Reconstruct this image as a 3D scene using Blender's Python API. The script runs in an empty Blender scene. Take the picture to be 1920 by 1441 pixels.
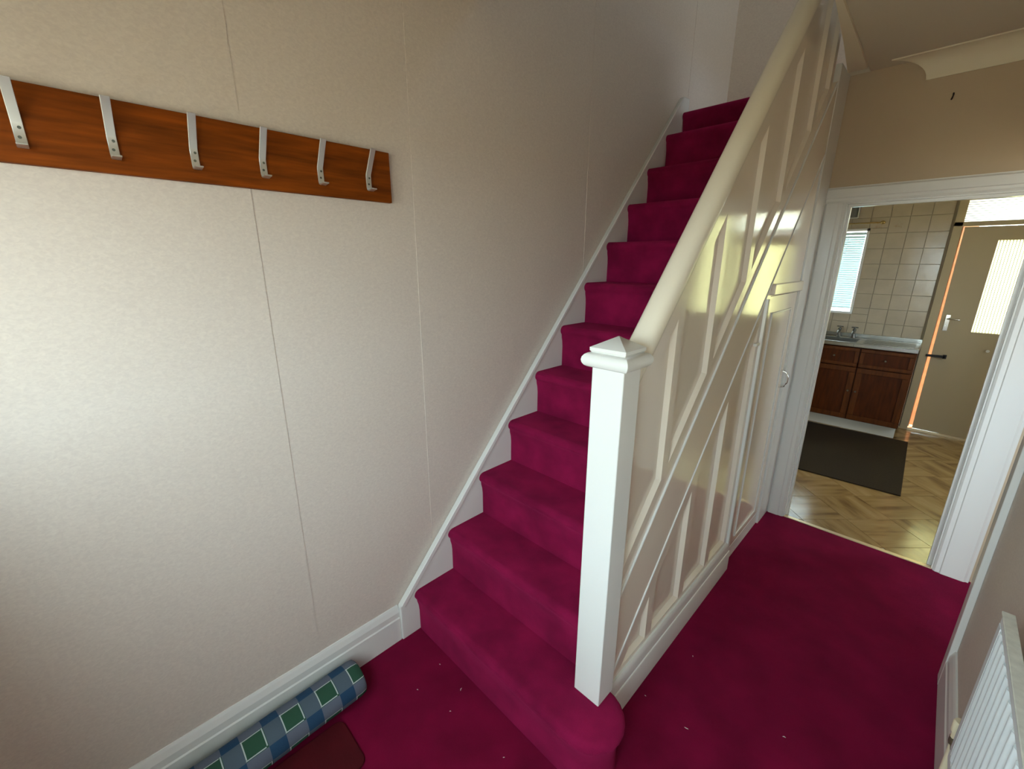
import bpy, bmesh, math, random
from mathutils import Vector, Matrix
random.seed(7)
S = bpy.context.scene
COL = S.collection

# ------------------------------------------------------------------ camera, world, exposure
CAM = Vector((1.4784, -0.8523, 1.6658))
YAW, PITCH, ROLL, FPX = 0.7822, -0.2795, 0.0036, 801.9
fw = Vector((-math.sin(YAW)*math.cos(PITCH), math.cos(YAW)*math.cos(PITCH), math.sin(PITCH)))
rt = fw.cross(Vector((0, 0, 1))).normalized(); up = rt.cross(fw)
r2 = rt*math.cos(ROLL)+up*math.sin(ROLL); u2 = up*math.cos(ROLL)-rt*math.sin(ROLL)
cd = bpy.data.cameras.new('camera'); cam = bpy.data.objects.new('camera', cd); COL.objects.link(cam)
cd.sensor_width = 36.0; cd.lens = FPX/1920*36.0; cd.clip_start = 0.02
cam.matrix_world = Matrix(((r2.x, u2.x, -fw.x, CAM.x), (r2.y, u2.y, -fw.y, CAM.y), (r2.z, u2.z, -fw.z, CAM.z), (0, 0, 0, 1)))
S.camera = cam
SKY = 8.3
w = bpy.data.worlds.new('world'); S.world = w; w.use_nodes = True
bg = w.node_tree.nodes['Background']; bg.inputs[0].default_value = (0.80, 0.93, 1.0, 1); bg.inputs[1].default_value = SKY
S.view_settings.view_transform = 'Standard'; S.view_settings.look = 'None'
S.view_settings.exposure = 1.0; S.view_settings.gamma = 1.0; S.view_settings.use_curve_mapping = False
S.cycles.max_bounces = 14; S.cycles.diffuse_bounces = 8; S.cycles.glossy_bounces = 6; S.cycles.transparent_max_bounces = 16
S.cycles.use_denoising = True
S.cycles.sample_clamp_indirect = 6.0

def portal(loc, size, direction):                     # tells Cycles where the daylight comes in; gives off no light itself
    ld = bpy.data.lights.new('window_portal', 'AREA'); ld.shape = 'RECTANGLE'; ld.size, ld.size_y = size
    ld.cycles.is_portal = True
    o = bpy.data.objects.new('window_portal', ld); COL.objects.link(o); o.location = loc
    o.rotation_euler = Vector(direction).to_track_quat('-Z', 'Y').to_euler()
portal((0.55, -1.43, 1.635), (0.62, 0.79), (0, 1, 0))    # side light of the front door, behind the camera
portal((1.415, -1.43, 1.375), (0.63, 1.31), (0, 1, 0))    # glass of the front door, behind the camera
portal((1.97, 5.16, 1.65), (1.4, 1.4), (0, -1, 0))     # kitchen back door glass
portal((3.06, 3.5, 1.55), (0.6, 1.0), (-1, 0, 0))    # kitchen side window
portal((2.72, -0.32, 1.52), (1.15, 1.15), (0, 1, 0))       # lounge window
portal((0.35, 5.16, 1.57), (0.95, 0.95), (0, -1, 0))   # kitchen window
portal((1.95, 2.0, 4.35), (0.5, 0.5), (-1, 0, 0))      # small landing window upstairs

# ------------------------------------------------------------------ helpers
class MB:
    def __init__(s): s.v = []; s.f = []; s.uv = None
    def poly(s, pts, face=True):
        n = len(s.v); s.v += [tuple(p) for p in pts]
        if face: s.f.append(tuple(range(n, n+len(pts))))
        return n
    def box(s, x0, x1, y0, y1, z0, z1):
        n = len(s.v)
        s.v += [(x0,y0,z0),(x1,y0,z0),(x1,y1,z0),(x0,y1,z0),(x0,y0,z1),(x1,y0,z1),(x1,y1,z1),(x0,y1,z1)]
        s.f += [tuple(n+i for i in q) for q in ((0,3,2,1),(4,5,6,7),(0,1,5,4),(1,2,6,5),(2,3,7,6),(3,0,4,7))]
        return s
    def prism(s, pts, axis, a, b):
        """pts: 2-D outline; axis x -> (y,z), y -> (x,z), z -> (x,y)"""
        def P(p, t): return (t, p[0], p[1]) if axis == 'x' else (p[0], t, p[1]) if axis == 'y' else (p[0], p[1], t)
        n = len(s.v); k = len(pts)
        s.v += [P(p, a) for p in pts]+[P(p, b) for p in pts]
        s.f += [tuple(range(n, n+k)), tuple(range(n+2*k-1, n+k-1, -1))]
        s.f += [(n+i, n+k+i, n+k+(i+1) % k, n+(i+1) % k) for i in range(k)]
        return s
    def tube(s, path, r, seg=12, caps=True, sx=1.0, up=(0, 0, 1)):
        path = [Vector(p) for p in path]; rs = r if isinstance(r, (list, tuple)) else [r]*len(path); rings = []
        for i, p in enumerate(path):
            d = (path[min(i+1, len(path)-1)]-path[max(i-1, 0)]).normalized()
            u = Vector(up); u = u if abs(d.dot(u)) < 0.95 else Vector((1, 0, 0))
            a = d.cross(u).normalized(); b = a.cross(d)
            n = len(s.v)
            for k in range(seg):
                t = 2*math.pi*k/seg
                s.v.append(tuple(p+a*(math.cos(t)*rs[i]*sx)+b*(math.sin(t)*rs[i])))
            rings.append(n)
        for A, B in zip(rings, rings[1:]):
            s.f += [(A+k, A+(k+1) % seg, B+(k+1) % seg, B+k) for k in range(seg)]
        if caps:
            s.f.append(tuple(range(rings[0]+seg-1, rings[0]-1, -1))); s.f.append(tuple(range(rings[-1], rings[-1]+seg)))
        return s
    def lathe(s, prof, c, seg=20):
        """prof: (radius, z) list, turned about the vertical through c"""
        return s.tube([(c[0], c[1], c[2]+z+1e-5*i) for i, (r, z) in enumerate(prof)], [r for r, z in prof], seg)
    def build(s, name, m, parent=None, bevel=0, seg=2, smooth=None, props=None, at=None):
        o0 = Vector(at) if at else Vector((0, 0, 0))
        if parent is not None: o0 = o0 + world_of(parent)
        me = bpy.data.meshes.new(name)
        me.from_pydata([tuple(Vector(p)-o0) for p in s.v], [], s.f)
        bm = bmesh.new(); bm.from_mesh(me); bmesh.ops.recalc_face_normals(bm, faces=bm.faces); bm.to_mesh(me); bm.free()
        if s.uv:
            ul = me.uv_layers.new(name='uv')
            for l in me.loops: ul.data[l.index].uv = s.uv[l.vertex_index]
        me.materials.append(M[m] if isinstance(m, str) else m)
        if smooth is not None:
            me.polygons.foreach_set('use_smooth', [True]*len(me.polygons)); me.set_sharp_from_angle(angle=math.radians(smooth))
        o = bpy.data.objects.new(name, me); COL.objects.link(o)
        if parent is not None: o.parent = parent; o.location = Vector(at) if at else (0, 0, 0)
        elif at: o.location = o0
        if bevel:
            b = o.modifiers.new('bevel', 'BEVEL'); b.width = bevel; b.segments = seg; b.limit_method = 'ANGLE'; b.angle_limit = math.radians(40)
            me.polygons.foreach_set('use_smooth', [True]*len(me.polygons)); me.set_sharp_from_angle(angle=math.radians(smooth or 50))
            b.harden_normals = True
        for k, v in (props or {}).items(): o[k] = v
        return o
def world_of(o):
    p = Vector(o.location)
    while o.parent is not None: o = o.parent; p += Vector(o.location)
    return p
def thing(name, label, cat, loc=(0, 0, 0), group=None):
    o = bpy.data.objects.new(name, None); COL.objects.link(o); o.location = loc; o.empty_display_size = 0.1
    o['label'] = label; o['category'] = cat
    if group: o['group'] = group
    return o
ST = {'kind': 'structure'}
def struct(name, mb, m, **k): return mb.build(name, m, props=ST, **k)

# ------------------------------------------------------------------ materials
M = {}
def mat(name, col, rough=0.5, metal=0.0, spec=0.5, noise=None, bump=None, sheen=0.0, coat=0.0, trans=0.0):
    """noise: (scale, amount, detail[, stretch xyz]) varies the colour; bump: (scale, strength, distance[, stretch])"""
    m = bpy.data.materials.new(name); m.use_nodes = True; nt = m.node_tree; N = nt.nodes; L = nt.links
    b = N['Principled BSDF']
    b.inputs['Base Color'].default_value = (*col, 1); b.inputs['Roughness'].default_value = rough
    b.inputs['Metallic'].default_value = metal; b.inputs['Specular IOR Level'].default_value = spec
    b.inputs['Sheen Weight'].default_value = sheen; b.inputs['Coat Weight'].default_value = coat
    b.inputs['Coat Roughness'].default_value = 0.08
    tc = N.new('ShaderNodeTexCoord')
    def tex(scale, detail, stretch):
        mp = N.new('ShaderNodeMapping'); mp.inputs['Scale'].default_value = stretch; L.new(tc.outputs['Object'], mp.inputs[0])
        t = N.new('ShaderNodeTexNoise'); t.inputs['Scale'].default_value = scale; t.inputs['Detail'].default_value = detail
        L.new(mp.outputs[0], t.inputs[0]); return t
    if noise:
        t = tex(noise[0], noise[2], noise[3] if len(noise) > 3 else (1, 1, 1))
        mr = N.new('ShaderNodeMapRange'); mr.inputs['From Min'].default_value = 0.3; mr.inputs['From Max'].default_value = 0.7
        mr.inputs['To Min'].default_value = 1-noise[1]; mr.inputs['To Max'].default_value = 1+noise[1]; L.new(t.outputs[0], mr.inputs[0])
        mx = N.new('ShaderNodeVectorMath'); mx.operation = 'SCALE'; mx.inputs[0].default_value = col; L.new(mr.outputs[0], mx.inputs['Scale'])
        L.new(mx.outputs[0], b.inputs['Base Color'])
    if bump:
        t = tex(bump[0], 3, bump[3] if len(bump) > 3 else (1, 1, 1))
        bp = N.new('ShaderNodeBump'); bp.inputs['Strength'].default_value = bump[1]; bp.inputs['Distance'].default_value = bump[2]
        L.new(t.outputs[0], bp.inputs['Height']); L.new(bp.outputs[0], b.inputs['Normal'])
    M[name] = m
    return m
mat('plaster', (0.60, 0.53, 0.47), 0.75)
mat('end_wall', (0.50, 0.40, 0.28), 0.7, bump=(300, 0.15, 0.002))
mat('ceiling_paint', (0.58, 0.53, 0.43), 0.8, bump=(60, 0.15, 0.004))
mat('coving_paint', (0.74, 0.68, 0.53), 0.6)
mat('white_gloss', (0.73, 0.735, 0.71), 0.22, bump=(30, 0.02, 0.003, (8, 1, 8)))
mat('cream_gloss', (0.80, 0.72, 0.61), 0.13, bump=(18, 0.05, 0.003, (1, 12, 1)), coat=0.3)
mat('rail_gloss', (0.86, 0.80, 0.66), 0.25)
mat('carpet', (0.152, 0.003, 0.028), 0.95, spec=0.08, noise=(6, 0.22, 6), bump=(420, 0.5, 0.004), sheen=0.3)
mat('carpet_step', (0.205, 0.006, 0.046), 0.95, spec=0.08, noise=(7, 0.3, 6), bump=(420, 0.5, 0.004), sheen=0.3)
for k in ('carpet', 'carpet_step'):
    q = M[k].node_tree.nodes['Principled BSDF']; q.inputs['Sheen Tint'].default_value = (0.75, 0.05, 0.22, 1); q.inputs['Sheen Roughness'].default_value = 0.5
mat('mat_red', (0.070, 0.002, 0.006), 0.8, spec=0.2, noise=(14, 0.12, 3), bump=(300, 0.3, 0.003))
mat('rack_wood', (0.175, 0.038, 0.002), 0.55, spec=0.12, noise=(7, 0.4, 6, (3, 0.7, 9)))
mat('aluminium', (0.72, 0.73, 0.70), 0.34, metal=0.85)
mat('dark_hole', (0.10, 0.11, 0.09), 0.6)
mat('radiator_white', (0.80, 0.86, 0.88), 0.3)
mat('radiator_top', (0.66, 0.66, 0.60), 0.55, noise=(60, 0.1, 4))
mat('cream_plastic', (0.74, 0.66, 0.47), 0.4)
mat('brass_nut', (0.22, 0.19, 0.13), 0.4, metal=0.7)
mat('chrome', (0.78, 0.78, 0.76), 0.14, metal=1.0)
mat('tile_glaze', (0.52, 0.45, 0.35), 0.16, noise=(9, 0.06, 3), bump=(14, 0.12, 0.01))
mat('tile_decor', (0.40, 0.24, 0.11), 0.2, noise=(22, 0.45, 3))
def decor():
    m = M['tile_decor']; nt = m.node_tree; N = nt.nodes; L = nt.links; b = N['Principled BSDF']
    for l in list(b.inputs['Base Color'].links): L.remove(l)
    tc = N.new('ShaderNodeTexCoord'); ds = N.new('ShaderNodeVectorMath'); ds.operation = 'DISTANCE'; ds.inputs[1].default_value = (0.5, 0.5, 0.5); L.new(tc.outputs['Generated'], ds.inputs[0])
    n = N.new('ShaderNodeTexNoise'); n.inputs['Scale'].default_value = 4; L.new(tc.outputs['Generated'], n.inputs[0])
    a = N.new('ShaderNodeMath'); a.operation = 'MULTIPLY_ADD'; a.inputs[1].default_value = 0.7; L.new(n.outputs[0], a.inputs[0]); L.new(ds.outputs['Value'], a.inputs[2])
    r = N.new('ShaderNodeValToRGB'); r.color_ramp.elements[0].position = 0.55; r.color_ramp.elements[0].color = (0.36, 0.19, 0.07, 1)
    r.color_ramp.elements[1].position = 0.85; r.color_ramp.elements[1].color = (0.52, 0.45, 0.35, 1); L.new(a.outputs[0], r.inputs[0]); L.new(r.outputs[0], b.inputs['Base Color'])
decor()
mat('grout', (0.40, 0.35, 0.28), 0.9)
mat('kitchen_wall', (0.60, 0.54, 0.44), 0.7)
mat('mahogany', (0.080, 0.018, 0.002), 0.45, spec=0.2, noise=(6, 0.3, 5, (8, 8, 1)))
mat('mahogany_stile', (0.115, 0.031, 0.004), 0.45, spec=0.25, noise=(6, 0.3, 5, (8, 8, 1)))
mat('steel', (0.48, 0.48, 0.45), 0.25, metal=1.0)
mat('steel_dark', (0.20, 0.20, 0.19), 0.35, metal=0.9)
mat('black_iron', (0.015, 0.013, 0.012), 0.5)
mat('door_paint', (0.47, 0.39, 0.26), 0.4, spec=0.3)
mat('frame_paint', (0.50, 0.42, 0.28), 0.45, spec=0.3)
mat('raw_wood', (0.62, 0.27, 0.11), 0.6)
mat('plinth_white', (0.70, 0.69, 0.64), 0.5)
mat('brown_mat', (0.034, 0.023, 0.014), 0.95, spec=0.15, noise=(90, 0.15, 3), bump=(260, 0.5, 0.004))
m_ = mat('blind_white', (0.70, 0.84, 0.86), 0.45)
def thin_slat(m, f):                                    # painted slats let a little daylight through
    nt = m.node_tree; N = nt.nodes; L = nt.links; t = N.new('ShaderNodeBsdfTranslucent'); t.inputs[0].default_value = (0.70, 0.84, 0.86, 1)
    x = N.new('ShaderNodeMixShader'); x.inputs[0].default_value = f; L.new(N['Principled BSDF'].outputs[0], x.inputs[1]); L.new(t.outputs[0], x.inputs[2]); L.new(x.outputs[0], N['Material Output'].inputs[0])
thin_slat(m_, 0.085)
mat('window_white', (0.85, 0.86, 0.86), 0.35)
mat('grey_box', (0.16, 0.17, 0.17), 0.4)
mat('brass', (0.75, 0.55, 0.22), 0.25, metal=1.0)
mat('threshold', (0.70, 0.55, 0.36), 0.35, metal=0.6)
mat('gap_orange', (0.40, 0.17, 0.08), 0.9, noise=(20, 0.15, 3))  # warm sunlight tone for the slab added behind the back door
mat('paving', (0.50, 0.37, 0.23), 0.9, noise=(4, 0.15, 4))
mat('lint', (0.75, 0.62, 0.62), 0.9)
mat('lounge_wall', (0.62, 0.58, 0.52), 0.8)

def wallpaper():
    m = mat('wallpaper', (0.60, 0.53, 0.475), 0.55, spec=0.35); nt = m.node_tree; N = nt.nodes; L = nt.links; b = N['Principled BSDF']
    tc = N.new('ShaderNodeTexCoord')
    mp = N.new('ShaderNodeMapping'); mp.inputs['Scale'].default_value = (1, 1.0, 1.6); L.new(tc.outputs['Object'], mp.inputs[0])
    n1 = N.new('ShaderNodeTexNoise'); n1.inputs['Scale'].default_value = 90; n1.inputs['Detail'].default_value = 6; n1.inputs['Distortion'].default_value = 0.8
    L.new(mp.outputs[0], n1.inputs[0])
    r = N.new('ShaderNodeValToRGB'); r.color_ramp.elements[0].position = 0.35; r.color_ramp.elements[1].position = 0.72
    r.color_ramp.elements[0].color = (0.595, 0.525, 0.47, 1); r.color_ramp.elements[1].color = (0.665, 0.595, 0.525, 1)
    L.new(n1.outputs[0], r.inputs[0]); L.new(r.outputs[0], b.inputs['Base Color'])
    bp = N.new('ShaderNodeBump'); bp.inputs['Strength'].default_value = 0.10; bp.inputs['Distance'].default_value = 0.002
    L.new(n1.outputs[0], bp.inputs['Height']); L.new(bp.outputs[0], b.inputs['Normal'])
wallpaper()

def clear_glass(name='clear_glass'):
    m = bpy.data.materials.new(name); m.use_nodes = True; nt = m.node_tree; N = nt.nodes; L = nt.links; N.remove(N['Principled BSDF'])
    t = N.new('ShaderNodeBsdfTransparent'); t.inputs[0].default_value = (0.93, 0.96, 0.95, 1)
    g = N.new('ShaderNodeBsdfGlossy'); g.inputs['Roughness'].default_value = 0.03
    x = N.new('ShaderNodeMixShader'); x.inputs[0].default_value = 0.08
    L.new(t.outputs[0], x.inputs[1]); L.new(g.outputs[0], x.inputs[2]); L.new(x.outputs[0], N['Material Output'].inputs[0]); M[name] = m
clear_glass()
def ribbed_glass(name, col, axis):
    """obscured reeded glass: flat diffusing pane, rib shading painted in as fine dark bands"""
    m = bpy.data.materials.new(name); m.use_nodes = True; nt = m.node_tree; N = nt.nodes; L = nt.links; N.remove(N['Principled BSDF'])
    tc = N.new('ShaderNodeTexCoord'); wv = N.new('ShaderNodeTexWave'); wv.bands_direction = axis; wv.inputs['Scale'].default_value = 16
    L.new(tc.outputs['Object'], wv.inputs[0])
    cr = N.new('ShaderNodeValToRGB'); cr.color_ramp.elements[0].color = (col[0]*0.09, col[1]*0.10, col[2]*0.09, 1); cr.color_ramp.elements[0].position = 0.04; cr.color_ramp.elements[1].position = 0.40; cr.color_ramp.elements[1].color = (*col, 1)  # shade between the ribs is put into the colour
    L.new(wv.outputs[0], cr.inputs[0])
    d = N.new('ShaderNodeBsdfTranslucent'); L.new(cr.outputs[0], d.inputs[0])
    t = N.new('ShaderNodeBsdfTransparent'); t.inputs[0].default_value = (*col, 1)
    x = N.new('ShaderNodeMixShader'); x.inputs[0].default_value = 0.04
    L.new(d.outputs[0], x.inputs[1]); L.new(t.outputs[0], x.inputs[2]); L.new(x.outputs[0], N['Material Output'].inputs[0]); M[name] = m
ribbed_glass('reeded_glass_cross', (0.95, 0.98, 0.90), 'Z')
ribbed_glass('reeded_glass_down', (0.95, 0.95, 0.66), 'X')

def mth(N, L, op, a, b=None, c=None):
    n = N.new('ShaderNodeMath'); n.operation = op
    for i, q in enumerate((a, b, c)):
        if q is None: continue
        if isinstance(q, (int, float)): n.inputs[i].default_value = q
        else: L.new(q, n.inputs[i])
    return n.outputs[0]
def plaid():
    m = mat('plaid', (0.1, 0.1, 0.1), 0.92, spec=0.15, bump=(350, 0.35, 0.003)); nt = m.node_tree; N = nt.nodes; L = nt.links; b = N['Principled BSDF']
    uv = N.new('ShaderNodeUVMap'); uv.uv_map = 'uv'; sp = N.new('ShaderNodeSeparateXYZ'); L.new(uv.outputs[0], sp.inputs[0])
    fu = mth(N, L, 'FRACT', mth(N, L, 'DIVIDE', sp.outputs[0], 0.122)); fv = mth(N, L, 'FRACT', mth(N, L, 'DIVIDE', sp.outputs[1], 0.118))
    gu = mth(N, L, 'LESS_THAN', fu, 0.56); gv = mth(N, L, 'LESS_THAN', fv, 0.56)
    def mix(f, a, c):
        x = N.new('ShaderNodeMix'); x.data_type = 'RGBA'; L.new(f, x.inputs[0])
        for i, q in ((6, a), (7, c)):
            if isinstance(q, tuple): x.inputs[i].default_value = (*q, 1)
            else: L.new(q, x.inputs[i])
        return x.outputs[2]
    rowA = mix(gu, (0.085, 0.120, 0.155), (0.030, 0.088, 0.055)); rowB = mix(gu, (0.022, 0.062, 0.125), (0.12, 0.14, 0.185))
    base = mix(gv, rowB, rowA)
    def near(f, c, wd): return mth(N, L, 'LESS_THAN', mth(N, L, 'ABSOLUTE', mth(N, L, 'SUBTRACT', f, c)), wd)
    lu = mth(N, L, 'MULTIPLY', mth(N, L, 'MAXIMUM', near(fu, 0.03, 0.015), near(fu, 0.54, 0.015)), mth(N, L, 'MULTIPLY', gv, mth(N, L, 'GREATER_THAN', fv, 0.05)))
    lv = mth(N, L, 'MULTIPLY', mth(N, L, 'MAXIMUM', near(fv, 0.03, 0.014), near(fv, 0.54, 0.014)), mth(N, L, 'MULTIPLY', gu, mth(N, L, 'GREATER_THAN', fu, 0.06)))
    out = mix(mth(N, L, 'MAXIMUM', lu, lv), base, (0.46, 0.52, 0.52))
    L.new(out, b.inputs['Base Color'])
plaid()

def lino(name, rot):
    m = mat(name, (0.3, 0.2, 0.09), 0.16, spec=0.5, bump=(7, 0.12, 0.012)); nt = m.node_tree; N = nt.nodes; L = nt.links; b = N['Principled BSDF']
    tc = N.new('ShaderNodeTexCoord'); oi = N.new('ShaderNodeObjectInfo')
    ad = N.new('ShaderNodeVectorMath'); ad.operation = 'ADD'; L.new(tc.outputs['Object'], ad.inputs[0])
    sc = N.new('ShaderNodeVectorMath'); sc.operation = 'SCALE'; sc.inputs[0].default_value = (7, 5, 3); L.new(oi.outputs['Random'], sc.inputs['Scale']); L.new(sc.outputs[0], ad.inputs[1])
    mp = N.new('ShaderNodeMapping'); mp.inputs['Scale'].default_value = (1.0, 6, 1) if rot else (6, 1.0, 1); L.new(ad.outputs[0], mp.inputs[0])
    n = N.new('ShaderNodeTexNoise'); n.inputs['Scale'].default_value = 2.6; n.inputs['Detail'].default_value = 5; L.new(mp.outputs[0], n.inputs[0])
    r = N.new('ShaderNodeValToRGB'); e = r.color_ramp.elements
    e[0].position = 0.27; e[0].color = (0.13, 0.068, 0.022, 1); e[1].position = 0.75; e[1].color = (0.42, 0.275, 0.125, 1)
    k = r.color_ramp.elements.new(0.45); k.color = (0.30, 0.185, 0.072, 1)
    L.new(n.outputs[0], r.inputs[0]); L.new(r.outputs[0], b.inputs['Base Color'])
lino('floor_tile_a', False); lino('floor_tile_b', True)

# ------------------------------------------------------------------ key dimensions (metres)
R, G = 0.222, 0.2              # rise and going of the stairs
YK = 2.2845                    # hall face of the wall with the kitchen door
ZC = 2.62                      # hall ceiling
XR = 1.79                      # right wall
YF = 5.03                      # kitchen far wall
YFR = -1.32                    # front wall behind the camera
MS = 1.11                      # slope of the stairs
XP = 0.885                     # face of the panelled side of the stairs
def d1(y): return 0.262+MS*y
def d2(y): return -0.07+MS*y

# ------------------------------------------------------------------ shell
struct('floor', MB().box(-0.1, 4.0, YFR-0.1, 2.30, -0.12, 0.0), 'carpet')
wl = struct('wall_left', MB().box(-0.12, 0.0, YFR-0.1, 3.05, -0.1, 5.1), 'plaster')
SE = [-1.40,  -0.9815, -0.4360, 0.109, 0.654, 1.199, 1.744, 2.289, 2.95]
for i, (a, b) in enumerate(zip(SE, SE[1:])):            # hung lengths of wallpaper, lapped edges a little proud
    t = (0.0012, 0.0027)[i % 2]
    MB().box(-0.001, t, a, b, 0.10, 5.05).build('wallpaper_strip', 'wallpaper', wl)
# wall with the kitchen doorway
DL, DR, DH = 0.99, 1.727, 1.984
wk = MB().box(-0.3, DL, YK, YK+0.1, -0.1, 2.38).box(DR, 4.0, YK, YK+0.1, -0.1, 2.62).box(DL, DR, YK, YK+0.1, DH, 2.62).box(0.88, DL, YK, YK+0.1, 2.38, 2.62)
struct('wall_back', wk, 'end_wall')
struct('wall_stairwell', MB().box(-0.1, 1.9, 2.95, 3.05, 2.50, 5.1), 'wallpaper')
# right wall: a solid length with the radiator, then the lounge doorway
wr = MB().box(XR, XR+0.1, YFR-0.1, 1.40, -0.1, ZC).box(XR, XR+0.1, 1.40, YK, 2.1, ZC)
struct('wall_right', wr, 'wallpaper')
# lounge beyond the right-hand doorway
struct('wall_lounge', MB().box(3.9, 4.0, -0.2, 2.3, -0.1, ZC).box(XR+0.1, 2.15, -0.3, -0.2, -0.1, ZC).box(3.3, 4.0, -0.3, -0.2, -0.1, ZC).box(2.15, 3.3, -0.3, -0.2, -0.1, 0.95).box(2.15, 3.3, -0.3, -0.2, 2.10, ZC), 'lounge_wall')
struct('window_6', MB().box(2.15, 2.19, -0.28, -0.22, 0.95, 2.10).box(3.26, 3.3, -0.28, -0.22, 0.95, 2.10).box(2.19, 3.26, -0.28, -0.22, 0.95, 0.99).box(2.19, 3.26, -0.28, -0.22, 2.06, 2.10), 'window_white')
# front wall with a half glazed door and side light
LX0, LX1, LZ0 = 0.24, 0.86, 1.24                        # side light: a low wall under it
GX_0, GX_1, GZ_0, FZT = 1.10, 1.73, 0.72, 2.03          # glass of the front door
wf = MB().box(-0.1, LX0, YFR-0.1, YFR, -0.1, ZC).box(LX1, GX_0, YFR-0.1, YFR, -0.1, ZC).box(GX_1, XR+0.1, YFR-0.1, YFR, -0.1, ZC)
wf.box(LX0, LX1, YFR-0.1, YFR, -0.1, LZ0).box(GX_0, GX_1, YFR-0.1, YFR, -0.1, GZ_0).box(LX0, LX1, YFR-0.1, YFR, FZT, ZC).box(GX_0, GX_1, YFR-0.1, YFR, FZT, ZC)
struct('wall_front', wf, 'plaster')
for nm, a, b, c in (('window_2', LX0, LX1, LZ0), ('door_2', GX_0, GX_1, GZ_0)):
    q = struct(nm, MB().box(a, a+0.03, YFR-0.08, YFR-0.02, c, FZT).box(b-0.03, b, YFR-0.08, YFR-0.02, c, FZT).box(a+0.03, b-0.03, YFR-0.08, YFR-0.02, c, c+0.03).box(a+0.03, b-0.03, YFR-0.08, YFR-0.02, FZT-0.03, FZT), 'window_white')
    MB().box(a+0.03, b-0.03, YFR-0.055, YFR-0.049, c+0.03, FZT-0.03).build('pane', 'clear_glass', q)
# hall ceiling (open over the stairs) and the floor of the landing above it
struct('ceiling', MB().box(0.975, 4.0, YFR-0.1, YK+0.1, ZC, ZC+0.2).box(-0.1, 0.975, YFR-0.1, 0.45, ZC, ZC+0.2).box(0.88, 0.975, YK, YK+0.1, ZC, ZC+0.2), 'ceiling_paint')
uw = MB().box(-0.1, 1.95, 0.35, 0.45, ZC+0.2, 5.1)
uw.box(1.85, 1.95, 0.45, 1.75, ZC+0.2, 5.1).box(1.85, 1.95, 2.25, 2.95, ZC+0.2, 5.1).box(1.85, 1.95, 1.75, 2.25, ZC+0.2, 4.10).box(1.85, 1.95, 1.75, 2.25, 4.60, 5.1)
struct('wall_upstairs', uw, 'wallpaper')
struct('window_3', MB().box(1.88, 1.92, 1.75, 1.79, 4.10, 4.60).box(1.88, 1.92, 2.21, 2.25, 4.10, 4.60).box(1.88, 1.92, 1.79, 2.21, 4.10, 4.14).box(1.88, 1.92, 1.79, 2.21, 4.56, 4.60), 'window_white')
struct('ceiling_upstairs', MB().box(-0.1, 1.95, 0.35, 3.05, 5.1, 5.2), 'ceiling_paint')
# coving on the end wall, its left end cut to a mitre
cv = []
cprof = [(0.0, 0.0), (0.0, 0.098)]+[(0.100-0.094*math.sin(t)-0.003, 0.003+0.0+0.094*(1-math.cos(t))) for t in []]
prof = [(0.0, 2.523), (0.0, ZC), (0.100, ZC), (0.100, ZC-0.006)]
for k in range(0, 9):
    t = math.pi/2*k/8
    prof.append((0.094-0.088*math.sin(t)+0.0, ZC-0.006-0.085*(1-math.cos(t))))
prof.append((0.006, 2.523))
mb = MB(); n = len(prof)
mb.v = [(1.211-1.45*d, YK-d, z) for d, z in prof]+[(XR+0.4, YK-d, z) for d, z in prof]
mb.f = [tuple(range(n)), tuple(range(2*n-1, n-1, -1))]+[(i, n+i, n+(i+1) % n, (i+1) % n) for i in range(n)]
struct('trim_1', mb, 'coving_paint', smooth=35)
# white board under the edge of the stair opening
struct('trim_2', MB().prism([(0.893, 2.192), (0.974, 2.192), (0.985, 1.75), (0.992, 1.30), (0.975, 1.30), (0.935, 1.78)], 'z', ZC-0.012, ZC), 'coving_paint')

# left baseboard
bb = [(0, 0), (0.020, 0), (0.020, 0.118), (0.0165, 0.124), (0.0165, 0.150), (0.010, 0.172), (0.006, 0.181), (0, 0.181)]
struct('baseboard_left', MB().prism(bb, 'y', YFR, -0.096), 'white_gloss')
struct('baseboard_right', MB().prism([(XR-a, z*1.03) for a, z in bb], 'y', YFR, 1.34), 'white_gloss')

# kitchen door frame: architraves, lining
def architrave(mb, prof, x, s, y):                      # upright moulding, s = which way it runs from the opening
    mb.prism([(x+s*a, y-b) for a, b in prof], 'z', 0, DH+0.0025)
AP = [(0.0, 0), (0.0, 0.012), (0.010, 0.018), (0.024, 0.018), (0.028, 0.022), (0.070, 0.022), (0.078, 0.014), (0.083, 0.014), (0.083, 0)]
mb = MB(); architrave(mb, [(a*1.25, b) for a, b in AP], DL-0.003, -1, YK)
mb.prism([(a, b) for a, b in [(DR+0.003, YK), (DR+0.003, YK-0.012), (DR+0.012, YK-0.02), (DR+0.03, YK-0.02), (DR+0.034, YK-0.026), (DR+0.125, YK-0.026), (DR+0.135, YK-0.018), (DR+0.145, YK-0.018), (DR+0.145, YK)]], 'z', 0, DH+0.0025)
mb.prism([(YK-b, DH+0.003+a) for a, b in AP], 'x', DL-0.107, DR+0.148)
struct('trim_3', mb, 'white_gloss')
mb = MB().box(DL-0.004, DL+0.004, YK-0.006, YK+0.106, 0, DH+0.004).box(DR-0.004, DR+0.004, YK-0.006, YK+0.106, 0, DH+0.004).box(DL, DR, YK-0.006, YK+0.106, DH-0.004, DH+0.004)
mb.box(DL+0.004, DL+0.016, YK+0.03, YK+0.06, 0, DH-0.004).box(DR-0.022, DR-0.004, YK+0.03, YK+0.06, 0, DH-0.004).box(DL+0.016, DR-0.022, YK+0.03, YK+0.06, DH-0.018, DH-0.004)
struct('trim_4', mb, 'white_gloss')
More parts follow.
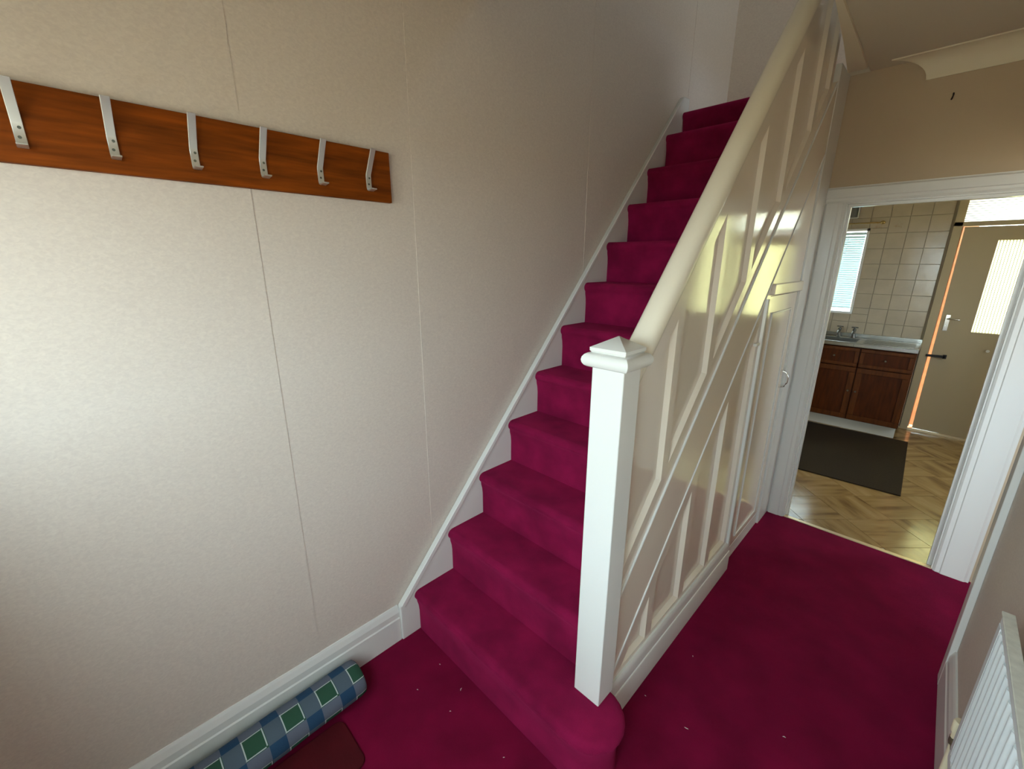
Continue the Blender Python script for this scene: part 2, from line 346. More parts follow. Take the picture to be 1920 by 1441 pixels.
struct('trim_5', MB().box(DL, DR, YK-0.012, YK+0.016, 0.0, 0.006), 'threshold', bevel=0.002)
# lounge doorway architrave at the end of the right wall
mb = MB().box(XR-0.021, XR, 1.340, 1.405, 0, 2.07).box(XR, XR+0.1, 1.398, 1.404, 0, 2.0)
struct('trim_6', mb, 'white_gloss', bevel=0.004)

# ------------------------------------------------------------------ staircase
stairs = thing('staircase', 'straight flight of stairs with fitted crimson carpet and white wall stringer', 'staircase', (0.45, 0.0, 0.0))
def step_profile(i):
    y0, z0, z1, y1 = i*G, i*R, (i+1)*R, (i+1)*G
    if i == 11: z1 = 2.61
    p = [(y1, z0), (y1, z1)]
    cy, cz, rr = y0+0.008, z1-0.026, 0.026
    for k in range(0, 10):
        t = math.pi/2+math.pi*k/9*0.78
        p.append((cy+rr*math.cos(t)*1.12, cz+rr*math.sin(t)))
    p += [(y0-0.009, z1-0.062), (y0-0.003, z1-0.085), (y0, z1-0.115), (y0, z0)]
    return p
for i in range(12):
    pr = step_profile(i)
    if i == 0:
        # bullnose: the same profile swept round the right end
        mb = MB(); rings = []
        plan = []                                        # direction outward for each station along the front and round the end
        xc, yc, rad = 0.905, 0.098, 0.098
        plan.append(((0.03, 0.0), (0, -1))); plan.append(((0.5, 0.0), (0, -1))); plan.append(((xc, 0.0), (0, -1)))
        for k in range(1, 13):
            t = -math.pi/2+math.pi*k/12
            plan.append(((xc+rad*math.cos(t), yc+rad*math.sin(t)), (math.cos(t), math.sin(t))))
        plan.append(((0.86, 2*rad), (0, 1)))
        fr = [(q[0], q[1]) for q in pr[2:]]              # front part only: (y offset, z)
        m = len(fr)
        for (px, py), (nx, ny) in plan:
            rings.append(len(mb.v))
            for q in fr: mb.v.append((px-nx*q[0], py-ny*q[0], q[1]))
        for A, B in zip(rings, rings[1:]): mb.f += [(A+k, B+k, B+k+1, A+k+1) for k in range(m-1)]
        bt = len(mb.v); mb.v += [(0.03, 0.21, fr[0][1]), (0.03, 0.21, 0.0), (0.86, 0.21, fr[0][1]), (0.86, 0.21, 0.0)]
        mb.f.append(tuple(rings)+(bt+2, bt)); mb.f.append(tuple(A+m-1 for A in reversed(rings))+(bt+1, bt+3))
        mb.f.append(tuple(rings[0]+k for k in range(m))+(bt+1, bt))
        mb.f.append(tuple(rings[-1]+k for k in reversed(range(m)))+(bt+2, bt+3))
        mb.f.append((bt, bt+1, bt+3, bt+2))
        mb.build('step', 'carpet_step', stairs, smooth=50)
    else:
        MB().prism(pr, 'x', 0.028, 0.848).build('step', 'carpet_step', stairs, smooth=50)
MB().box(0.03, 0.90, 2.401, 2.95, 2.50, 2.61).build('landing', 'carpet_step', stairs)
def sl(y): return 0.282+MS*y
MB().prism([(-0.095, 0.0), (-0.095, 0.181), (2.17, sl(2.17)), (2.20, sl(2.17)+0.005), (2.26, 2.70), (2.26, 2.45), (0.15, 0.02), (0.12, 0.0)], 'x', 0.004, 0.030).build('wall_stringer', 'white_gloss', stairs, bevel=0.006, seg=3)
MB().prism([(-0.093, 0.186), (-0.075, 0.172), (2.17, sl(2.17)-0.018), (2.17, sl(2.17)+0.004)], 'x', 0.027, 0.036).build('stringer_moulding', 'white_gloss', stairs, bevel=0.003)

# ------------------------------------------------------------------ panelled balustrade
bal = thing('balustrade', 'white panelled stair balustrade with thick round handrail', 'balustrade', (0.87, 0.22, 0.0))
nw = MB().box(0.8196, 0.9207, 0.1268, 0.2180, R-0.002, 1.395).build('newel_post', 'white_gloss', bal, bevel=0.004)
mb = MB(); cx, cy = 0.870, 0.1724
def sq(h, z): return [(cx-h, cy-h*0.95, z), (cx+h, cy-h*0.95, z), (cx+h, cy+h*0.95, z), (cx-h, cy+h*0.95, z)]
lv = [(0.050, 1.385)]
for k in range(9):
    t = -math.pi/2+math.pi*k/8; lv.append((0.052+0.021*math.cos(t), 1.407+0.021*math.sin(t)))
lv += [(0.053, 1.430), (0.056, 1.433), (0.056, 1.442), (0.0015, 1.472)]
rg = []
for h, z in lv: rg.append(len(mb.v)); mb.v += sq(h, z)
for A, B in zip(rg, rg[1:]): mb.f += [(A+k, A+(k+1) % 4, B+(k+1) % 4, B+k) for k in range(4)]
mb.f += [(rg[0]+3, rg[0]+2, rg[0]+1, rg[0]), tuple(rg[-1]+k for k in range(4))]
mb.build('newel_cap', 'white_gloss', nw, smooth=35)

def para(y0, y1, lo, hi): return [(y0, lo(y0)), (y1, lo(y1)), (y1, hi(y1)), (y0, hi(y0))]
def board(name, pts, x0, x1, parent, m='cream_gloss', bevel=0.0, **k): return MB().prism(pts, 'x', x0, x1).build(name, m, parent, bevel=bevel, **k)
def inset(pts, d):
    n = len(pts); out = []
    A = sum(pts[i][0]*pts[(i+1) % n][1]-pts[(i+1) % n][0]*pts[i][1] for i in range(n)); sg = 1 if A > 0 else -1
    ed = []
    for i in range(n):
        a, b = Vector(pts[i]), Vector(pts[(i+1) % n]); e = (b-a).normalized(); nn = Vector((-e.y, e.x))*sg
        ed.append((a+nn*d, e))
    for i in range(n):
        (p, e), (q, f) = ed[i-1], ed[i]
        c = e.x*f.y-e.y*f.x; t = ((q-p).x*f.y-(q-p).y*f.x)/c
        out.append(tuple(p+e*t))
    return out
def tray(name, pts, xf, depth, bev, parent, m='cream_gloss'):   # recessed panel with a splayed edge
    mb = MB(); ins = inset(pts, bev); n = len(pts)
    mb.v = [(xf, a, b) for a, b in pts]+[(xf-depth, a, b) for a, b in ins]+[(xf-depth-0.006, a, b) for a, b in pts]
    mb.f = [(i, (i+1) % n, n+(i+1) % n, n+i) for i in range(n)]+[tuple(range(n, 2*n))]+[tuple(range(3*n-1, 2*n-1, -1))]+[(i, 2*n+i, 2*n+(i+1) % n, (i+1) % n) for i in range(n)]
    return mb.build(name, m, parent)
YE = 1.95
ub = lambda y: d1(y)+0.092
ut = lambda y: 0.930+MS*y
uh = lambda y: 1.050+MS*y
ys = [0.505, 0.81, 1.11, 1.41, 1.71, YE-0.045]; SW = 0.046; XB = XP-0.026
board('string_board', para(0.218, 2.05, d2, d1), XB, XP+0.003, bal)
board('rail', para(0.218, YE, d1, ub), XB, XP, bal)
board('rail', para(0.218, YE, ut, uh), XB, XP, bal)
lf = 0.262
board('stile', para(0.218, lf, ub, ut), XB, XP, bal)
for yr in ys:
    tray('panel', para(lf, yr, ub, ut), XP, 0.016, 0.013, bal)
    e = min(yr+SW, YE); board('stile', para(yr, e, ub, ut), XB, XP, bal); lf = e
def bead(name, f, y0, y1, x, r, parent):
    MB().tube([(x, y0, f(y0)), (x, y1, f(y1))], r, 10).build(name, 'white_gloss', parent, smooth=60)
bead('bead', lambda y: d1(y)-0.003, 0.222, 2.045, XP+0.002, 0.0055, bal)
bead('bead', lambda y: d2(y)+0.003, 0.245, 2.045, XP+0.002, 0.0055, bal)
# lower, triangular panelling
lt = lambda y: -0.17+MS*y
ZB = 0.197; LE = 1.455
board('rail', [(0.2405, ZB), ((ZB+0.17)/MS, ZB), (LE, lt(LE)), (LE, d2(LE))], XB, XP, bal)
board('rail', [(0.218, 0.172), (LE, 0.172), (LE, ZB), (0.218, ZB)], XB, XP, bal)
tray('panel', [((ZB+0.17)/MS, ZB), (0.515, ZB), (0.515, lt(0.515))], XP, 0.018, 0.013, bal)
zb = lambda y: ZB
for a, b in ((0.565, 0.82), (0.87, 1.118), (1.168, 1.392)): tray('panel', para(a, b, zb, lt), XP, 0.018, 0.013, bal)
for a, b in ((0.515, 0.565), (0.82, 0.87), (1.118, 1.168), (1.392, LE)): board('stile', para(a, b, zb, lt), XB, XP, bal)
MB().prism([(XP-0.003, 1.428), (XP+0.012, 1.432), (XP+0.015, 1.444), (XP+0.012, LE), (XP-0.003, LE)], 'z', 0.10, 1.50).build('end_bead', 'white_gloss', bal, smooth=40)
sk = [(0.858, 0.0), (0.906, 0.0), (0.906, 0.112), (0.9035, 0.118), (0.900, 0.120), (0.900, 0.156), (0.897, 0.168), (0.892, 0.176), (0.858, 0.178)]
MB().prism(sk, 'y', 0.19, LE).build('skirting', 'white_gloss', bal, smooth=30)
# back of the balustrade on the stair side
board('back_board', [(0.215, 0.0), (2.05, 0.0), (2.05, uh(YE)-0.3), (YE, uh(YE)), (0.215, uh(0.215))], 0.846, XB-0.001, bal)
# handrail
def hz(y): return 1.083+MS*y
prof = []
for k in range(20):
    t = 2*math.pi*k/20; a, b = math.cos(t), math.sin(t)
    prof.append((math.copysign(abs(a)**0.85, a)*0.041, math.copysign(abs(b)**0.9, b)*0.034))
nv = Vector((0, -math.sin(math.atan(MS)), math.cos(math.atan(MS)))); mb = MB()
for yy in (0.222, 2.05):
    for a, b in prof: mb.v.append((0.868+a, yy+nv.y*b, hz(yy)+nv.z*b))
mb.f = [tuple(range(20)), tuple(range(39, 19, -1))]+[(k, (k+1) % 20, 20+(k+1) % 20, 20+k) for k in range(20)]
mb.build('handrail', 'rail_gloss', bal, smooth=60)

# ------------------------------------------------------------------ cupboard under the stairs
cup = thing('understair_cupboard', 'white cupboard door under the stairs beside the kitchen doorway', 'cupboard', (0.87, 1.75, 0.0))
board('upper_board', [(LE, 1.45), (LE, d2(LE)), (2.05, d2(2.05)), (2.05, 1.51), (1.52, 1.51), (1.50, 1.45)], XB, XP-0.004, cup)
board('frame_post', [(LE, 0.0), (1.495, 0.0), (1.495, 1.45), (LE, 1.45)], XB, XP-0.004, cup)
MB().box(XB, 0.900, 1.505, 2.06, 1.514, 1.568).build('ledge', 'cream_gloss', cup, bevel=0.006)
MB().box(XB, XP-0.006, 1.497, 2.05, 0.0, 0.083).build('kick_board', 'white_gloss', cup, bevel=0.002)
dr = board('door', [(1.499, 0.087), (2.046, 0.087), (2.046, 1.508), (1.520, 1.508), (1.499, 1.485)], XB, XP-0.006, cup, bevel=0.003)
def ring(mb, y0, y1, z0, z1, x, wd, h):
    for a, b, c, d in ((y0, y1, z0, z0+wd), (y0, y1, z1-wd, z1), (y0, y0+wd, z0+wd, z1-wd), (y1-wd, y1, z0+wd, z1-wd)): mb.box(x-0.002, x+h, a, b, c, d)
    return mb
ring(MB(), 1.585, 1.955, 0.135, 1.425, XP-0.006, 0.009, 0.007).build('bead', 'white_gloss', dr, bevel=0.003)
MB().tube([(XP-0.006, 2.005, 1.055), (XP+0.020, 2.005, 1.048), (XP+0.032, 2.005, 1.025), (XP+0.034, 2.005, 1.005), (XP+0.032, 2.005, 0.985), (XP+0.020, 2.005, 0.962), (XP-0.006, 2.005, 0.955)], 0.0045, 10).build('handle', 'chrome', dr, smooth=60, props={'label': 'small chrome bow handle'})
MB().box(XP, XP+0.016, 1.345, 1.392, 1.288, 1.302).build('catch', 'white_gloss', bal, bevel=0.003)
struct('trim_7', MB().box(XB-0.02, XP+0.006, 2.056, YK, 0.0, ZC), 'white_gloss', bevel=0.004)

# ------------------------------------------------------------------ coat rack
rack = thing('coat_rack', 'reddish brown wooden coat rack with silver hooks high on left wall', 'coat rack', (0.0, -0.6, 1.864))
MB().box(0.002, 0.021, -1.27, 0.0078, 1.864, 2.0245).build('back_board', 'rack_wood', rack, bevel=0.002)
def hook_mesh(y):
    w2_ = 0.009; th = 0.0036
    # side outline of the bent strip: (x out from the wall, z)
    line = [(0.070, 2.017), (0.0255, 1.946), (0.0240, 1.940), (0.0240, 1.905), (0.027, 1.897), (0.034, 1.8945), (0.060, 1.898)]
    mb = MB(); up_, dn = [], []
    for i, p in enumerate(line):
        a = Vector(line[max(i-1, 0)]); b = Vector(line[min(i+1, len(line)-1)]); d = (b-a).normalized(); n = Vector((-d.y, d.x))
        up_.append(Vector(p)+n*th/2); dn.append(Vector(p)-n*th/2)
    mb.prism([tuple(p) for p in up_]+[tuple(p) for p in reversed(dn)], 'y', y-w2_, y+w2_)
    return mb
for y in (-0.868, -0.720, -0.562, -0.400, -0.238, -0.0775):
    h = hook_mesh(y).build('hook', 'aluminium', rack, bevel=0.001)
    for z in (1.934, 1.915):
        mb = MB(); mb.tube([(0.0235, y+(0.002 if z > 1.92 else -0.001), z), (0.0262, y+(0.002 if z > 1.92 else -0.001), z)], 0.0032, 10)
        mb.build('screw', 'dark_hole', h)

# ------------------------------------------------------------------ things on the hall floor
dx = thing('draught_excluder', 'blue and green checked draught excluder roll lying along left baseboard', 'draught excluder', (0.105, -0.75, 0.0))
mb = MB(); seg = 40; ya, yb = -1.30, -0.332; A, B = 0.077, 0.060; rings = []; mb.uv = []
stn = [(0.0, 0.55), (0.006, 0.84), (0.016, 0.95), (0.05, 1.0)]
sts = [(ya+a, q) for a, q in stn]+[(ya+0.05+(yb-ya-0.1)*k/10, 1.0+0.02*math.sin(k*2.1)) for k in range(1, 10)]+[(yb-a*0.6, q) for a, q in reversed(stn)]
for yy, q in sts:
    rings.append(len(mb.v))
    for k in range(seg+1):
        t = 2*math.pi*k/seg-math.pi/2
        z = B+B*q*math.sin(t)*1.0; xx = 0.100+A*q*math.cos(t)
        mb.v.append((xx+0.03*(yb-yy), yy, max(z, 0.001))); mb.uv.append((yb-yy+0.015, k/seg*0.432+0.078))
for P, Q in zip(rings, rings[1:]): mb.f += [(P+k, P+k+1, Q+k+1, Q+k) for k in range(seg)]
mb.f += [tuple(rings[0]+k for k in range(seg)), tuple(rings[-1]+k for k in range(seg))]
mb.build('cover', 'plaid', dx, smooth=60)
# dark red door mat at the bottom left
mb = MB(); pts = []
for (x, y, a0) in ((0.352, -0.478, 0), (0.207, -0.478, 90)):
    for k in range(5):
        t = math.radians(a0+90*k/4); pts.append((x+0.03*math.cos(t), y+0.03*math.sin(t)))
pts += [(0.177, -1.25), (0.382, -1.25)]
o = mb.prism(pts, 'z', 0.0, 0.011).build('door_mat', 'mat_red', bevel=0.004)
o['label'] = 'smooth dark red door mat on the carpet beside checked draught excluder'; o['category'] = 'mat'
LINT = [(0.402, -0.055, 0.006), (0.442, -0.14, 0.003), (0.702, -0.105, 0.003), (0.279, -0.181, 0.003), (1.112, 0.443, 0.007), (1.003, 0.761, 0.003), (1.378, 0.665, 0.005), (0.943, 0.449, 0.003), (0.25, -0.05, 0.003)]
for x, y, s_ in LINT:
    a = random.random()*6.28; c, d = math.cos(a)*s_, math.sin(a)*s_
    o = MB().tube([(x-c, y-d, 0.0015), (x-d*0.2, y+c*0.2, 0.003), (x+c, y+d, 0.0015)], [0.0007, 0.0016, 0.0007], 6).build('lint_fleck', 'lint')
    o['label'] = 'tiny pale lint fleck on crimson hall carpet'; o['category'] = 'lint'; o['group'] = 'lint flecks on the carpet'

# ------------------------------------------------------------------ radiator
RX0, RX1, RY0, RY1, RZ0, RZ1 = 1.738, 1.757, -0.35, 0.652, 0.315, 0.815
rad = thing('radiator', 'white fluted panel radiator on the right wall', 'radiator', (1.76, 0.15, 0.3))
pts = [(RX1, RY1), (RX1, RY0), (RX0+0.006, RY0)]; n = 24; pitch = (RY1-0.03-RY0)/n
for k in range(n):
    y = RY0+0.005+k*pitch
    pts += [(RX0+0.005-0.005*math.cos(2*math.pi*(q/8-0.5)), y+pitch*q/8) for q in range(8)]
pts += [(RX0+0.002, RY1-0.028), (RX0+0.002, RY1)]
MB().prism(pts, 'z', RZ0+0.035, RZ1-0.03).build('panel', 'radiator_white', rad, smooth=70)
MB().box(RX0+0.002, RX1, RY0, RY1, RZ1-0.03, RZ1).box(RX0+0.002, RX1, RY0, RY1, RZ0, RZ0+0.035).build('header', 'radiator_white', rad, bevel=0.006)
MB().box(RX0-0.001, RX1+0.004, RY0, RY1+0.003, RZ1, RZ1+0.005).build('top_grille', 'radiator_top', rad, bevel=0.002)
for q in (0.45, -0.15): MB().box(RX1, XR-0.0005, q, q+0.04, RZ0+0.05, RZ1-0.08).build('bracket', 'radiator_white', rad)
vv = MB().lathe([(0.012, 0.0), (0.012, 0.02), (0.016, 0.022), (0.017, 0.055), (0.014, 0.062)], (1.752, 0.70, 0.345), 14).build('valve', 'cream_plastic', rad, smooth=50)
MB().tube([(1.752, 0.70, 0.338), (1.752, 0.648, 0.338)], 0.011, 12).lathe([(0.014, 0), (0.014, 0.022)], (1.752, 0.70, 0.322), 6).build('nut', 'brass_nut', vv)
MB().tube([(1.752, 0.70, 0.0), (1.752, 0.70, 0.325)], 0.0095, 12).build('pipe', 'cream_plastic', rad, smooth=60)

# hook on the end wall
o = MB().tube([(1.317, YK, 2.437), (1.317, YK-0.012, 2.440), (1.318, YK-0.020, 2.432), (1.316, YK-0.016, 2.420), (1.314, YK-0.008, 2.416)], 0.0035, 8).build('wall_hook', 'black_iron', smooth=60)
o['label'] = 'small dark metal hook on the brown wall above kitchen doorway'; o['category'] = 'hook'

# ------------------------------------------------------------------ kitchen shell
KX0, KX1, KZ = -0.30, 2.95, 2.45
fk = struct('floor_kitchen', MB().box(KX0-0.1, KX1+0.1, 2.30, YF+0.1, -0.12, -0.004), 'grout')
T = 0.30; c45 = math.sqrt(0.5); meshes = {}
def in_room(x, y): return 0.35 < x < 2.75 and 2.30 < y < YF
def clip_tile(cx_, cy_, h):
    def clip(pl, ax, v, keep_less):
        out = []
        for i in range(len(pl)):
            a, b = pl[i], pl[(i+1) % len(pl)]
            ia = (a[ax] <= v) == keep_less or a[ax] == v; ib = (b[ax] <= v) == keep_less or b[ax] == v
            if ia: out.append(a)
            if ia != ib:
                t = (v-a[ax])/(b[ax]-a[ax]); out.append(tuple(a[q]+t*(b[q]-a[q]) for q in (0, 1)))
        return out
    pl = [(cx_-h, cy_), (cx_, cy_-h), (cx_+h, cy_), (cx_, cy_+h)]
    for ax, v, less in ((1, 2.297, False), (1, YF, True), (0, KX0, False), (0, KX1, True)):
        if len(pl) >= 3: pl = clip(pl, ax, v, less)
    return pl
hh = T*c45
for i in range(-14, 15):
    for j in range(-14, 15):
        px, py = 1.30+(i-j)*hh, 3.60+(i+j)*hh
        if not (0.2 < px < 2.9 and 2.1 < py < YF+0.2): continue
        pl = clip_tile(px, py, hh-0.0022)
        if len(pl) < 3: continue
        a = abs(sum(pl[k][0]*pl[(k+1) % len(pl)][1]-pl[(k+1) % len(pl)][0]*pl[k][1] for k in range(len(pl))))/2
        if a < 0.0015: continue
        mb = MB().prism([(q[0]-px, q[1]-py) for q in pl], 'z', -0.004, 0.0)
        mb.v = [(q[0]*c45+q[1]*c45, -q[0]*c45+q[1]*c45, q[2]) for q in mb.v]
        t = mb.build('floor_tile', ('floor_tile_a', 'floor_tile_b')[(i+j) % 2], fk)
        t.location = (px, py, 0.0); t.rotation_euler.z = math.radians(45)
WX0, WX1, WZ0, WZ1 = -0.12, 0.80, 1.14, 2.005
BX0, BX1, BZ1 = 1.405, 2.24, 2.27                       # back door opening, with transom
SX0, SX1 = 2.33, 2.68                                   # side light right of the back door
mb = MB().box(KX0-0.1, WX0, YF, YF+0.1, -0.1, KZ+0.1).box(WX0, WX1, YF, YF+0.1, -0.1, WZ0).box(WX0, WX1, YF, YF+0.1, WZ1, KZ+0.1).box(WX1, BX0, YF, YF+0.1, -0.1, KZ+0.1)
mb.box(BX0, BX1, YF, YF+0.1, BZ1, KZ+0.1).box(BX1, SX0, YF, YF+0.1, -0.1, KZ+0.1).box(SX0, SX1, YF, YF+0.1, -0.1, 1.0).box(SX0, SX1, YF, YF+0.1, 2.25, KZ+0.1).box(SX1, KX1+0.1, YF, YF+0.1, -0.1, KZ+0.1)
wkf = struct('wall_kitchen_far', mb, 'grout')
MB().box(WX1, BX0-0.01, YF-0.004, YF, 0.1, 0.88).build('plaster_band', 'kitchen_wall', wkf)
P = 0.150
base_tile = None
for cxi in range(-2, 6):
    for rz in range(0, 9):
        x1 = 1.388-cxi*P; x0 = x1-P; z0 = 0.905+rz*P; z1 = z0+P
        if x0 < 0.2: continue
        if cxi < 0: continue
        rects = [(x0, x1, z0, z1)]
        if x0 < WX1 and z1 > WZ0 and z0 < WZ1:          # cut round the window
            rects = []
            if z0 < WZ0-0.01: rects.append((x0, x1, z0, WZ0))
            if z1 > WZ1+0.01: rects.append((x0, x1, WZ1, z1))
            if x1 > WX1+0.01: rects.append((WX1, x1, max(z0, WZ0), min(z1, WZ1)))
        m = 'tile_decor' if (cxi, rz) in ((4, 2), (3, 7), (2, 7)) else 'tile_glaze'
        mb = MB()
        for a, b, c, d in rects: mb.box(a+0.0015, b-0.0015, YF-0.006, YF, c+0.0015, d-0.0015)
        if rects: mb.build('wall_tile', m, wkf, bevel=0.0015, seg=1)
struct('wall_kitchen_left', MB().box(KX0-0.1, KX0, 2.38, YF+0.1, -0.1, KZ+0.1), 'kitchen_wall')
struct('wall_kitchen_right', MB().box(KX1, KX1+0.1, 2.38, 3.2, -0.1, KZ+0.1).box(KX1, KX1+0.1, 3.8, YF+0.1, -0.1, KZ+0.1).box(KX1, KX1+0.1, 3.2, 3.8, -0.1, 1.05).box(KX1, KX1+0.1, 3.2, 3.8, 2.05, KZ+0.1), 'kitchen_wall')
struct('window_5', MB().box(KX1+0.03, KX1+0.08, 3.2, 3.24, 1.05, 2.05).box(KX1+0.03, KX1+0.08, 3.76, 3.8, 1.05, 2.05).box(KX1+0.03, KX1+0.08, 3.24, 3.76, 1.05, 1.10).box(KX1+0.03, KX1+0.08, 3.24, 3.76, 2.0, 2.05), 'window_white')
struct('ceiling_kitchen', MB().box(0.95, KX1+0.1, 2.385, YF+0.1, KZ, KZ+0.05).box(KX0-0.1, 0.95, 2.403, YF+0.1, KZ, KZ+0.05), 'ceiling_paint')
struct('ground', MB().box(-30, 30, -40, 40, -0.35, -0.25), 'paving')
struct('orange_gap_slab', MB().box(1.1, 1.58, 5.50, 5.62, -0.3, 2.6), 'gap_orange')  # added slab outside, its orange stands for sunlight in the door gap

# kitchen window with its frame and glass
w1 = struct('window_1', MB().box(WX1-0.022, WX1, YF-0.012, YF+0.09, WZ0, WZ1).box(WX0, WX0+0.022, YF-0.012, YF+0.09, WZ0, WZ1)
            .box(WX0, WX1, YF-0.012, YF+0.09, WZ1-0.022, WZ1).box(WX0, WX1, YF-0.03, YF+0.09, WZ0, WZ0+0.022), 'window_white')
MB().box(WX0+0.02, WX1-0.02, YF+0.062, YF+0.067, WZ0+0.02, WZ1-0.02).build('pane', 'clear_glass', w1)
MB().box(0.36, 0.40, YF+0.045, YF+0.085, WZ0+0.022, WZ1-0.022).build('mullion', 'window_white', w1)
bl = thing('venetian_blind', 'pale venetian blind lowered over the kitchen window', 'blind', (0.34, YF+0.02, 1.16))
MB().box(WX0+0.025, WX1-0.026, YF+0.004, YF+0.034, 1.945, 1.972).build('head_rail', 'blind_white', bl, bevel=0.003)
MB().box(WX0+0.025, WX1-0.026, YF+0.008, YF+0.030, 1.195, 1.208).build('bottom_rail', 'blind_white', bl, bevel=0.003)
sm = None
for k in range(33):
    z = 1.216+k*0.0222
    if sm is None:
        mb = MB(); ta = math.radians(61)
        a = [(YF+0.019-0.0125*math.cos(ta)*q+0.002*(1-q*q)*math.sin(ta), z-0.0125*math.sin(ta)*q+0.002*(1-q*q)*math.cos(ta)) for q in (-1, -0.4, 0.4, 1)]
        mb.prism(a+[(p[0], p[1]-0.0006) for p in reversed(a)], 'x', WX0+0.028, WX1-0.028)
        sm = mb.build('slat', 'blind_white', bl)
    else:
        c = sm.copy(); COL.objects.link(c); c.parent = bl; c.location.z = k*0.0222
for x in (0.02, 0.63):
    MB().box(x, x+0.002, YF+0.005, YF+0.007, 1.2, 1.95).build('cord', 'blind_white', bl)

# curtain rail, grey box above the window
cr = thing('curtain_rail', 'thin brass curtain rail above the kitchen window', 'curtain rail', (0.4, YF-0.06, 2.06))
MB().tube([(-0.15, YF-0.055, 2.055), (0.872, YF-0.055, 2.055)], 0.006, 10).build('rod', 'brass', cr, smooth=60)
MB().tube([(0.872, YF-0.055, 2.055), (0.880, YF-0.055, 2.055), (0.892, YF-0.055, 2.055), (0.906, YF-0.055, 2.055), (0.915, YF-0.055, 2.055)], [0.006, 0.014, 0.018, 0.013, 0.003], 12).build('finial', 'brass', cr, smooth=60)
MB().box(0.846, 0.856, YF-0.06, YF-0.006, 2.048, 2.062).build('bracket', 'brass', cr, bevel=0.002)
gb = thing('wall_box', 'dark grey box with pale rim high on kitchen tiles', 'box', (0.5, YF-0.1, 2.105))
MB().box(0.28, 0.690, YF-0.115, YF-0.006, 2.108, 2.32).build('housing', 'grey_box', gb, bevel=0.03, seg=4)
MB().box(0.28, 0.694, YF-0.124, YF-0.112, 2.098, 2.112).box(0.686, 0.696, YF-0.124, YF-0.112, 2.105, 2.25).build('rim', 'aluminium', gb, bevel=0.004)

struct('trim_9', MB().box(1.40, BX1, YF-0.02, YF+0.12, 0.0, 0.0195), 'threshold')
# back door with obscured glass, its frame and transom
fd = struct('trim_8', MB().box(BX0, 1.466, YF-0.03, YF+0.1, 0, BZ1).box(BX1-0.04, BX1, YF-0.03, YF+0.1, 0, BZ1).box(BX0, BX1, YF-0.03, YF+0.1, 1.992, 2.030).box(BX0, BX1, YF-0.03, YF+0.1, BZ1-0.03, BZ1), 'frame_paint', bevel=0.003)
MB().box(1.45, BX1-0.03, YF+0.03, YF+0.036, 2.025, BZ1-0.025).build('transom_pane', 'reeded_glass_cross', fd)
MB().box(1.466, 1.472, YF+0.01, YF+0.095, 0.03, 1.99).build('rebate_strip', 'raw_wood', fd)
w4 = struct('window_4', MB().box(SX0, SX0+0.03, YF-0.01, YF+0.09, 1.0, 2.25).box(SX1-0.03, SX1, YF-0.01, YF+0.09, 1.0, 2.25).box(SX0, SX1, YF-0.01, YF+0.09, 1.0, 1.03).box(SX0, SX1, YF-0.01, YF+0.09, 2.22, 2.25), 'frame_paint')
MB().box(SX0+0.02, SX1-0.02, YF+0.03, YF+0.036, 1.02, 2.23).build('pane', 'reeded_glass_down', w4)
GX0, GX1, GZ0, GZ1 = 1.715, 2.06, 1.045, 1.865
DX0, DX1 = 1.497, BX1-0.042
mb = MB().prism([(1.500, 0.02), (GX0, 0.02), (GX0, 1.985), (1.482, 1.985)], 'y', YF-0.005, YF+0.040)
mb.box(GX1, DX1, YF-0.005, YF+0.040, 0.02, 1.985).box(GX0, GX1, YF-0.005, YF+0.040, 0.02, GZ0).box(GX0, GX1, YF-0.005, YF+0.040, GZ1, 1.985)
dk = struct('door_1', mb, 'door_paint')
MB().box(GX0-0.004, GX1+0.004, YF+0.015, YF+0.021, GZ0-0.004, GZ1+0.004).build('pane', 'reeded_glass_down', dk)
MB().box(1.522, 1.552, YF-0.011, YF-0.005, 1.04, 1.19).tube([(1.537, YF-0.011, 1.155), (1.537, YF-0.045, 1.155), (1.55, YF-0.05, 1.155), (1.62, YF-0.05, 1.152)], 0.008, 10).build('door_handle', 'chrome', dk, smooth=60)
MB().tube([(1.537, YF-0.005, 1.075), (1.537, YF-0.018, 1.075)], 0.012, 12).build('keyhole', 'chrome', dk)
MB().box(1.455, 1.595, YF-0.040, YF-0.028, 0.778, 0.802).box(1.575, 1.602, YF-0.040, YF-0.004, 0.772, 0.808).build('bolt', 'black_iron', dk, bevel=0.003, props={'label': 'black sliding bolt'})
MB().tube([(1.856, YF-0.005, 0.885), (1.856, YF-0.03, 0.885)], [0.006, 0.013], 12).build('knob', 'white_gloss', dk)
MB().box(1.500, 1.70, YF-0.012, YF-0.004, 0.017, 0.026).build('draught_strip', 'chrome', dk)

# ------------------------------------------------------------------ sink unit
CX0, CX1, CY = 0.20, 1.400, 4.545
cb = thing('sink_cabinet', 'dark reddish brown kitchen base cabinet with white plinth under the sink', 'cabinet', (0.8, 4.78, 0.0))
for a, b, c, d, e, f, nm in ((CX0, CX0+0.018, CY, YF-0.008, 0.113, 0.862, 'side_panel'), (CX1-0.018, CX1, CY, YF-0.008, 0.113, 0.862, 'side_panel'), (CX0+0.018, CX1-0.018, CY, YF-0.008, 0.113, 0.131, 'bottom_panel'),
                             (CX0+0.018, CX1-0.018, YF-0.016, YF-0.008, 0.131, 0.862, 'back_panel'), (0.580, 0.600, CY, YF-0.016, 0.131, 0.700, 'divider'), (0.982, 1.002, CY, YF-0.016, 0.131, 0.700, 'divider'), (CX0+0.018, CX1-0.018, CY, CY+0.018, 0.655, 0.862, 'front_rail')):
    MB().box(a, b, c, d, e, f).build(nm, 'mahogany', cb)
